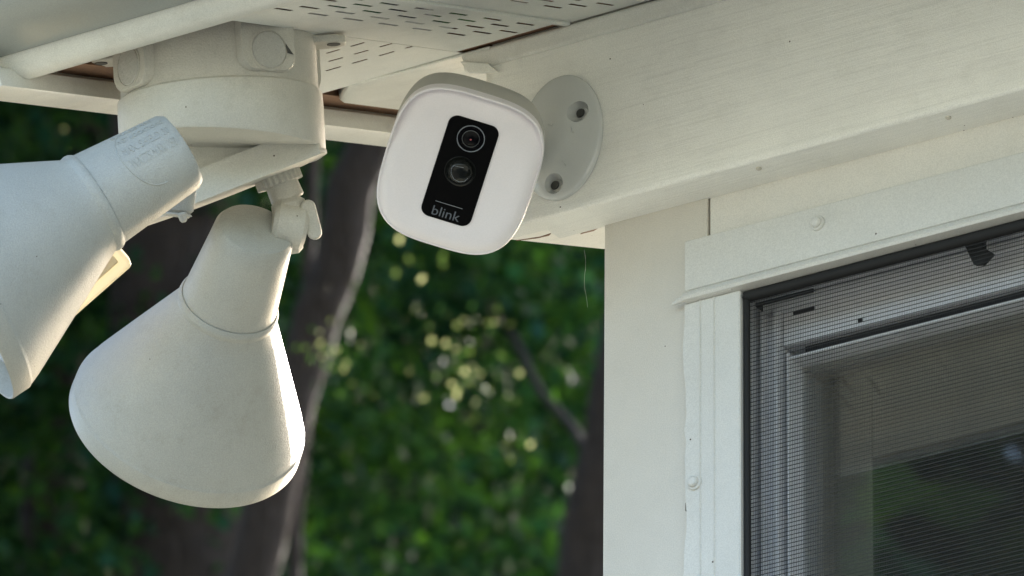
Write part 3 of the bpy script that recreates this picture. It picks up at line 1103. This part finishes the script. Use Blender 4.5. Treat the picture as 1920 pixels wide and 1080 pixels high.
# ---- lamp heads
def lamp(cap_px, cap_depth, ax, nm, label=None, text=False):
    ax = ax.normalized()
    org = at(*cap_px, cap_depth)
    out = [(0.0, 0.0145), (0.0006, 0.0165), (0.003, 0.0180), (0.010, 0.0186), (0.043, 0.0217)]
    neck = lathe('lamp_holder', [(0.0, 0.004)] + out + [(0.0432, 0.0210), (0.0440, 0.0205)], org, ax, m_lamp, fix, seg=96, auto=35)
    bell = [(0.0432, 0.0222), (0.0446, 0.0230), (0.0462, 0.0232), (0.0476, 0.0228), (0.0484, 0.0227), (0.056, 0.0266), (0.070, 0.0337), (0.085, 0.0413), (0.096, 0.0468), (0.104, 0.0508), (0.1085, 0.0527), (0.1095, 0.0530), (0.1099, 0.0535), (0.1106, 0.0537), (0.1185, 0.0541),
            (0.1192, 0.0537), (0.1190, 0.0531), (0.1100, 0.0523), (0.104, 0.0498), (0.096, 0.0458), (0.085, 0.0403), (0.070, 0.0326), (0.056, 0.0255), (0.0484, 0.0205), (0.0432, 0.0205)]
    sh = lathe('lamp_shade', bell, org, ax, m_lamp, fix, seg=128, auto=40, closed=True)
    bulb = [(0.050, 0.012), (0.060, 0.020), (0.075, 0.031), (0.090, 0.039), (0.101, 0.0455), (0.106, 0.0480), (0.1100, 0.0470), (0.1125, 0.040), (0.1145, 0.026), (0.1152, 0.010)]
    lathe('bulb', bulb, org, ax, m_glassbulb, fix, seg=64, auto=50)
    return org, ax, neck


axR = VF * math.cos(R(53)) + (-0.36 * VR - 0.93 * VU).normalized() * math.sin(R(53))
oR, axR, neckR = lamp((480, 428), 3.628, axR, 'right')
axL = (-0.855 * VR - 0.52 * VU).normalized() * 0.98 - VF * 0.20
oL, axL, neckL = lamp((343, 279), 3.52, axL, 'left')


def on_neck(org, ax, t, ang, lift=0.0):
    """point on a lamp holder's side: t along the axis, ang round it from the photographer's side"""
    n0 = (-VF - ax * (-VF).dot(ax)).normalized()
    e2 = ax.cross(n0)
    r_ = np.interp(t, [0, 0.003, 0.010, 0.043], [0.0160, 0.0180, 0.0186, 0.0217]) + lift
    return org + ax * t + (n0 * math.cos(ang) + e2 * math.sin(ang)) * r_


# embossed rating text on the left holder, in a moulded oval field
sgn = 1 if (axL.cross((-VF - axL * (-VF).dot(axL)).normalized())).dot(VU) > 0 else -1
field = []
for i in range(41):
    a = math.pi * (0.5 + i / 40)                       # half an oval, open to the cap end
    field.append(on_neck(oL, axL, 0.0155 + 0.0135 * -math.cos(a) if False else 0.016 - 0.0125 * math.cos(a), sgn * 0.42 + sgn * 0.92 * math.sin(a), -0.00002))
tube('moulded_edge', field, 0.00034, m_lamp, neckL, seg=8)
for txt, row, size in (('SUITABLE FOR', 1.12, 0.0030), ('WET LOCATIONS', 0.84, 0.0030), ('MAX. SHIELD 30', 0.48, 0.0046), ('WATTS MAX 150', 0.12, 0.0052)):
    tv, tf = text_mesh(txt, size, 0.00013)
    xs = [p[0] for p in tv]
    w = max(xs) - min(xs)
    fit = min(1.0, 0.0225 / w)
    v = []
    for x, y, zz in tv:
        t = 0.0262 - (x - min(xs)) * fit
        v.append(on_neck(oL, axL, t, sgn * (row + y * 1.25 / 0.019), 0.00008 + zz * 1.6))
    part('embossed_text', v, tf, m_lamp, neckL)


def cyl(name, p0, p1, r0, mat, parent, r1=None, bev=0.0008, seg=32):
    ax = (p1 - p0)
    L = ax.length
    r1 = r0 if r1 is None else r1
    return lathe(name, [(0, r0 - bev), (bev, r0), (L - bev, r1), (L, r1 - bev)], p0, ax, mat, parent, seg=seg)


# right lamp: locknut, knuckle, wing
dn = (VR * 0.33 - VU * 0.944).normalized()
dnut = (-NX + 0.0 * VR).normalized()
pn = at(521, 333, 3.640)
dnut = (VR * 0.35 - VU * 0.93 - VF * 0.05).normalized()
v, f = [], []
NT = 24
for t, sc in ((-0.0034, 1.0), (0.0034, 1.0)):
    for i in range(NT * 4):
        a = 2 * math.pi * i / (NT * 4)
        e1 = (VR - dnut * VR.dot(dnut)).normalized()
        e2 = dnut.cross(e1)
        r_ = 0.0106 if (i // 2) % 2 else 0.0098
        v.append(pn + dnut * t + (e1 * math.cos(a) + e2 * math.sin(a)) * r_)
n_ = NT * 4
f = [(i, (i + 1) % n_, n_ + (i + 1) % n_, n_ + i) for i in range(n_)] + [tuple(range(n_)), tuple(range(n_, 2 * n_))]
part('lock_nut', v, f, m_box, fix, bevel=0.0002)
cyl('knuckle', pn - dnut * 0.012, at(541, 376, 3.640), 0.0068, m_box, fix, 0.0076)
cyl('knuckle', at(538, 372, 3.638), at(545, 404, 3.638), 0.0076, m_box, fix, 0.0080, 0.002)
cyl('knuckle', at(510, 416, 3.634), at(574, 428, 3.636), 0.0098, m_box, fix, 0.0098, 0.002)
cyl('knuckle', at(505, 446, 3.641), at(566, 440, 3.641), 0.0086, m_box, fix, 0.0080, 0.002)
# wing of the clamp screw
c0, c1 = at(578, 388, 3.636), at(590, 436, 3.636)
wd = (c1 - c0).normalized()
ex = (VR - wd * VR.dot(wd)).normalized()
pts = []
for cc, sg_ in ((c0, -1), (c1, 1)):
    for i in range(9):
        a = math.pi * i / 8
        pts.append(cc + (ex * math.cos(a) + wd * sg_ * math.sin(a)) * 0.0032 if sg_ < 0 else cc + (ex * -math.cos(a) + wd * math.sin(a)) * 0.0032)
n_ = len(pts)
yy = ex.cross(wd).normalized()
v = [q + yy * w for w in (-0.006, 0.006) for q in pts]
part('wing', v, [tuple(range(n_)), tuple(range(2 * n_ - 1, n_ - 1, -1))] + [(i, (i + 1) % n_, n_ + (i + 1) % n_, n_ + i) for i in range(n_)], m_box, fix, bevel=0.0010)
# left lamp: knuckle under the cap and its wing tab
cyl('knuckle', at(338, 330, 3.566), at(331, 402, 3.566), 0.0078, m_lamp, fix, 0.0072, 0.002)
cyl('knuckle', at(331, 399, 3.566), at(330, 407, 3.566), 0.0070, m_box, fix, 0.0062, 0.0008)
cyl('wing', at(341, 398, 3.560), at(345, 417, 3.560), 0.0022, m_box, fix, 0.0016)
# motion sensor head hanging behind the left shade
sc_ = at(196, 520, 3.628)
sxd = (VR * 0.745 - VU * -0.667).normalized()              # long edge, up and to the right
sxd = (VR * 0.75 + VU * 0.66).normalized()
syd = (VR * -0.55 + VU * 0.835 + VF * 0.25)
syd = (syd - sxd * syd.dot(sxd)).normalized()
szd = sxd.cross(syd)
corner = at(250, 497, 3.622)
v = []
for w in (0, 0.030):
    for a, b in ((0, 0), (-0.055, 0), (-0.055, 0.034), (0, 0.034)):
        v.append(corner + sxd * a + syd * b + VF * w * 0.9 + syd * w * 0.1)
sen = part('motion_sensor', v, BOXF, m_sensor, fix, bevel=0.0022)
v = []
for w in (-0.0016, 0.0):
    for a, b in ((-0.004, 0.0055), (-0.050, 0.0055), (-0.050, 0.030), (-0.004, 0.030)):
        v.append(corner + sxd * a + syd * b + VF * w)
part('sensor_cover', v, BOXF, m_sensor, sen, bevel=0.0008)
cyl('knuckle', corner - sxd * 0.02 + syd * 0.02 + VF * 0.015, at(330, 320, 3.63), 0.007, m_box, fix)

# ------------------------------------------------------------------ spider thread by the wall
v, f = [], []
seg = [H(-5.5 + 0.6 * math.sin(i * 0.9) + 0.15 * i, -8, -14 - i * 3.2) for i in range(10)]
tube('spider_thread', seg, 0.00003, plain('silk', (0.6, 0.6, 0.6), 0.4), None, seg=5)
th = bpy.data.objects['spider_thread']
th['label'] = 'thin spider silk thread hanging beside the wall corner'
th['category'] = 'spider thread'


# ------------------------------------------------------------------ trees behind the house
def leaves(name, centers, size, mat, parent=None, kind=None, label=None, droop=0.35):
    """leaf-sized pointed quads, each its own island"""
    n_ = len(centers)
    a = rng.standard_normal((n_, 3))
    a[:, 2] -= droop
    a /= np.linalg.norm(a, axis=1)[:, None]
    up = rng.standard_normal((n_, 3)) * 0.9
    up[:, 2] += 0.9
    bvec = np.cross(a, up)
    bvec /= np.linalg.norm(bvec, axis=1)[:, None] + 1e-9
    L = (size * rng.uniform(0.7, 1.3, n_))[:, None]
    nrm = np.cross(a, bvec)
    P = np.empty((n_, 4, 3))
    P[:, 0] = centers - a * L * 0.5
    P[:, 1] = centers + bvec * L * 0.36 - a * L * 0.08 + nrm * L * 0.08
    P[:, 2] = centers + a * L * 0.55
    P[:, 3] = centers - bvec * L * 0.36 - a * L * 0.08 + nrm * L * 0.08
    me = bpy.data.meshes.new(name)
    me.vertices.add(n_ * 4)
    inv = np.array(root_matrix(parent).inverted()) if parent else np.eye(4)
    Q = P.reshape(-1, 3) @ inv[:3, :3].T + inv[:3, 3]
    me.vertices.foreach_set('co', Q.ravel())
    me.loops.add(n_ * 4)
    me.loops.foreach_set('vertex_index', np.arange(n_ * 4, dtype=np.int32))
    me.polygons.add(n_)
    me.polygons.foreach_set('loop_start', np.arange(0, n_ * 4, 4, dtype=np.int32))
    me.polygons.foreach_set('loop_total', np.full(n_, 4, dtype=np.int32))
    me.update()
    return finish(name, me, mat, parent, kind=kind, label=label, fix=False)


def clumped(n_, c, rad, clumps, spread):
    """points in an ellipsoid, gathered in clumps"""
    d = rng.standard_normal((clumps, 3))
    d /= np.linalg.norm(d, axis=1)[:, None]
    cc = d * (rng.random(clumps) ** 0.45)[:, None] * np.array(rad) + np.array(c)
    w = rng.random(clumps) + 0.3
    idx = rng.choice(clumps, n_, p=w / w.sum())
    return cc[idx] + rng.standard_normal((n_, 3)) * spread * np.array([1, 1, 0.5])


def tree(name, label, pts, radii, crown, n_leaf, size, limbs=5, group=None, clumps=150, spread=0.15):
    """pts: trunk path in world metres from the ground up; crown = (centre, radii)"""
    base = Vector(pts[0])
    t = thing(name, base, label, 'tree', group=group)
    # smooth the path a little
    P = [Vector(p) for p in pts]
    path, rr_ = [], []
    for i in range(len(P) - 1):
        for k in range(6):
            s = k / 6
            path.append(P[i].lerp(P[i + 1], s) + Vector((random.uniform(-.02, .02), random.uniform(-.02, .02), 0)))
            rr_.append(radii[i] + (radii[i + 1] - radii[i]) * s)
    path.append(P[-1])
    rr_.append(radii[-1])
    tube('trunk', path, rr_, m_bark, t, seg=14)
    cc, cr = crown
    for i in range(limbs):
        k = int(len(path) * random.uniform(0.45, 0.92))
        p = path[k]
        a = random.uniform(0, 2 * math.pi)
        e = Vector((cc[0] + cr[0] * .75 * math.cos(a), cc[1] + cr[1] * .75 * math.sin(a), min(cc[2] + cr[2] * random.uniform(-.5, .7), p.z + 4.5)))
        m_ = p.lerp(e, 0.5) + Vector((0, 0, 0.25))
        tube('limb', [p, p.lerp(m_, .5), m_, m_.lerp(e, .5), e], [rr_[k] * .5, rr_[k] * .42, rr_[k] * .33, rr_[k] * .22, rr_[k] * .1], m_bark, t, seg=8)
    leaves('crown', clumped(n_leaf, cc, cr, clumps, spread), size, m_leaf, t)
    return t


def vz(y):
    """height of the middle of the view at distance y"""
    return EYE.z + y * math.tan(PITCH)


def along(pxpy, D):
    return at(pxpy[0], pxpy[1], D)


def trunk_through(p1, p2, D, ground_y=None):
    """trunk path through two pixels at depth D, continued to the ground and to the top"""
    a, b = along(p1, D), along(p2, D)      # p1 the lower, p2 the upper
    d = (b - a) / (b.z - a.z)
    g = a - d * a.z * 0.55
    g.z = -0.1
    top = b + d * 4.0
    return [g, a - d * 2.5 if a.z > 4 else g.lerp(a, .5), a, b, top]


T = []
T.append(tree('tree', 'leaning dark tree trunk rising behind the right floodlight shade', trunk_through((560, 740), (690, 280), 24.0), [0.20, 0.10, 0.070, 0.072, 0.03],
              ((-1.2, 25.6, vz(25) + 0.6), (2.2, 1.6, 3.4)), 20000, 0.075, limbs=0))
T.append(tree('tree', 'thin upright sapling trunk between the floodlight and the security camera', trunk_through((578, 700), (597, 300), 25.2), [0.07, 0.03, 0.020, 0.018, 0.01],
              ((-0.6, 25.0, vz(25) - 0.6), (1.8, 1.0, 1.6)), 6500, 0.07, limbs=0))
T.append(tree('tree', 'thick grey tree trunk leaning beside the white wall corner at lower right', trunk_through((1118, 1080), (1188, 690), 24.0), [0.28, 0.14, 0.112, 0.095, 0.04],
              ((0.4, 24.5, vz(24) + 3.2), (1.4, 1.4, 2.4)), 9000, 0.075, limbs=0))
T.append(tree('tree', 'broad dark tree trunk below the right floodlight shade', trunk_through((340, 1080), (330, 760), 27.0), [0.34, 0.22, 0.21, 0.20, 0.12],
              ((-1.6, 27.5, vz(27) + 2.6), (2.4, 1.6, 2.6)), 12000, 0.08, limbs=1))
T.append(tree('tree', 'bluish dark tree trunk at upper left above the left floodlight', trunk_through((135, 420), (150, 190), 29.0), [0.22, 0.13, 0.10, 0.10, 0.06],
              ((-1.9, 29.5, vz(29) - 1.4), (2.0, 1.2, 1.8)), 9000, 0.08, limbs=1))
# the long thin limb of the tree by the wall, slanting up to the left behind the security camera
tube('limb', [along((1125, 900), 24.1), along((1078, 806), 25.2), along((1014, 736), 26.2), along((962, 632), 26.8), along((915, 560), 27.0), along((882, 490), 27.1), along((845, 380), 27.1)], [0.018, 0.0155, 0.014, 0.0135, 0.012, 0.010, 0.008], m_bark, T[2], seg=10)
# deeper wood: trees further back fill the gaps
k = 0
labels = ['tall leafy tree far back in the wood left of the floodlight', 'tall leafy tree far back in the wood behind the floodlight shade',
          'tall leafy tree far back in the wood under the security camera']
for i in range(3):
    y = 33 + 1.5 * (i % 2)
    x = -3.6 + 1.45 * i
    tree('tree', labels[i], [(x, y, -0.1), (x + .1, y, 6), (x, y, 11), (x + .2, y, 17), (x + .1, y, 22)], [0.3, 0.22, 0.18, 0.12, 0.04],
         ((x, y, vz(y) + .4), (2.2, 2.0, 5.0)), 36000, 0.095, limbs=1, clumps=330, spread=0.20)
# the far-off mass of the wood
n_ = 150000
cx = np.column_stack([rng.uniform(-22, 10.0, n_), rng.uniform(41, 50, n_), rng.uniform(-1, 34, n_)])
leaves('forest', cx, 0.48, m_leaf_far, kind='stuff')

# unseen leaf layer added overhead to shade the wood, and trees across the yard that the window mirrors
n_ = 26000
cx = np.column_stack([rng.uniform(-16, 2.0, n_), rng.uniform(12, 42, n_), np.zeros(n_)])
cx[:, 2] = EYE.z + cx[:, 1] * math.tan(PITCH + R(5.5)) + rng.uniform(0, 5, n_)
leaves('shading_canopy', cx, 0.42, m_leaf_far, kind='stuff')
tree('tree', 'tall broad tree across the yard, mirrored in the window pane', [(-18, -5, -0.1), (-17.8, -5, 4), (-18, -4.9, 9), (-18, -5, 15)], [0.3, 0.24, 0.16, 0.04], ((-18, -5, 11.4), (3.0, 3.0, 4.6)), 30000, 0.30, limbs=5, clumps=90, spread=0.5)
# pale leaves with sun glints put into their colour, on the tree by the wall
spray = leaf_mat('leaf_glint', [(0.02, 0.055, 0.015), (0.03, 0.07, 0.02), (0.07, 0.10, 0.04), (0.55, 0.56, 0.46)], 0.4, (1.5, 1.5, 0.8))
cen = []
for px, py, n_l, sp in ((868, 690, 110, .04), (850, 660, 16, .05), (905, 605, 36, .03), (884, 598, 10, .03), (640, 668, 50, .03), (603, 664, 40, .02), (950, 835, 30, .02), (945, 800, 12, .04),
                        (760, 500, 14, .05), (738, 540, 8, .05), (615, 585, 8, .04), (670, 585, 6, .05), (690, 715, 8, .04), (640, 722, 8, .05), (1076, 700, 6, .02), (810, 650, 12, .05), (820, 715, 14, .06),
                        (900, 720, 10, .06), (935, 700, 8, .04), (850, 780, 16, .10), (800, 480, 8, .06), (920, 560, 6, .05), (640, 610, 6, .05), (60, 240, 5, .03), (520, 340, 6, .05)):
    c_ = at(px, py, 19.6)
    cen.append(np.array(c_) + rng.standard_normal((n_l, 3)) * sp * 0.8)
stem_tree = T[2]
leaves('glint_spray', np.concatenate(cen)[::2] + rng.standard_normal((len(np.concatenate(cen)[::2]), 3)) * 0.02, 0.017, spray, stem_tree, kind='stuff')
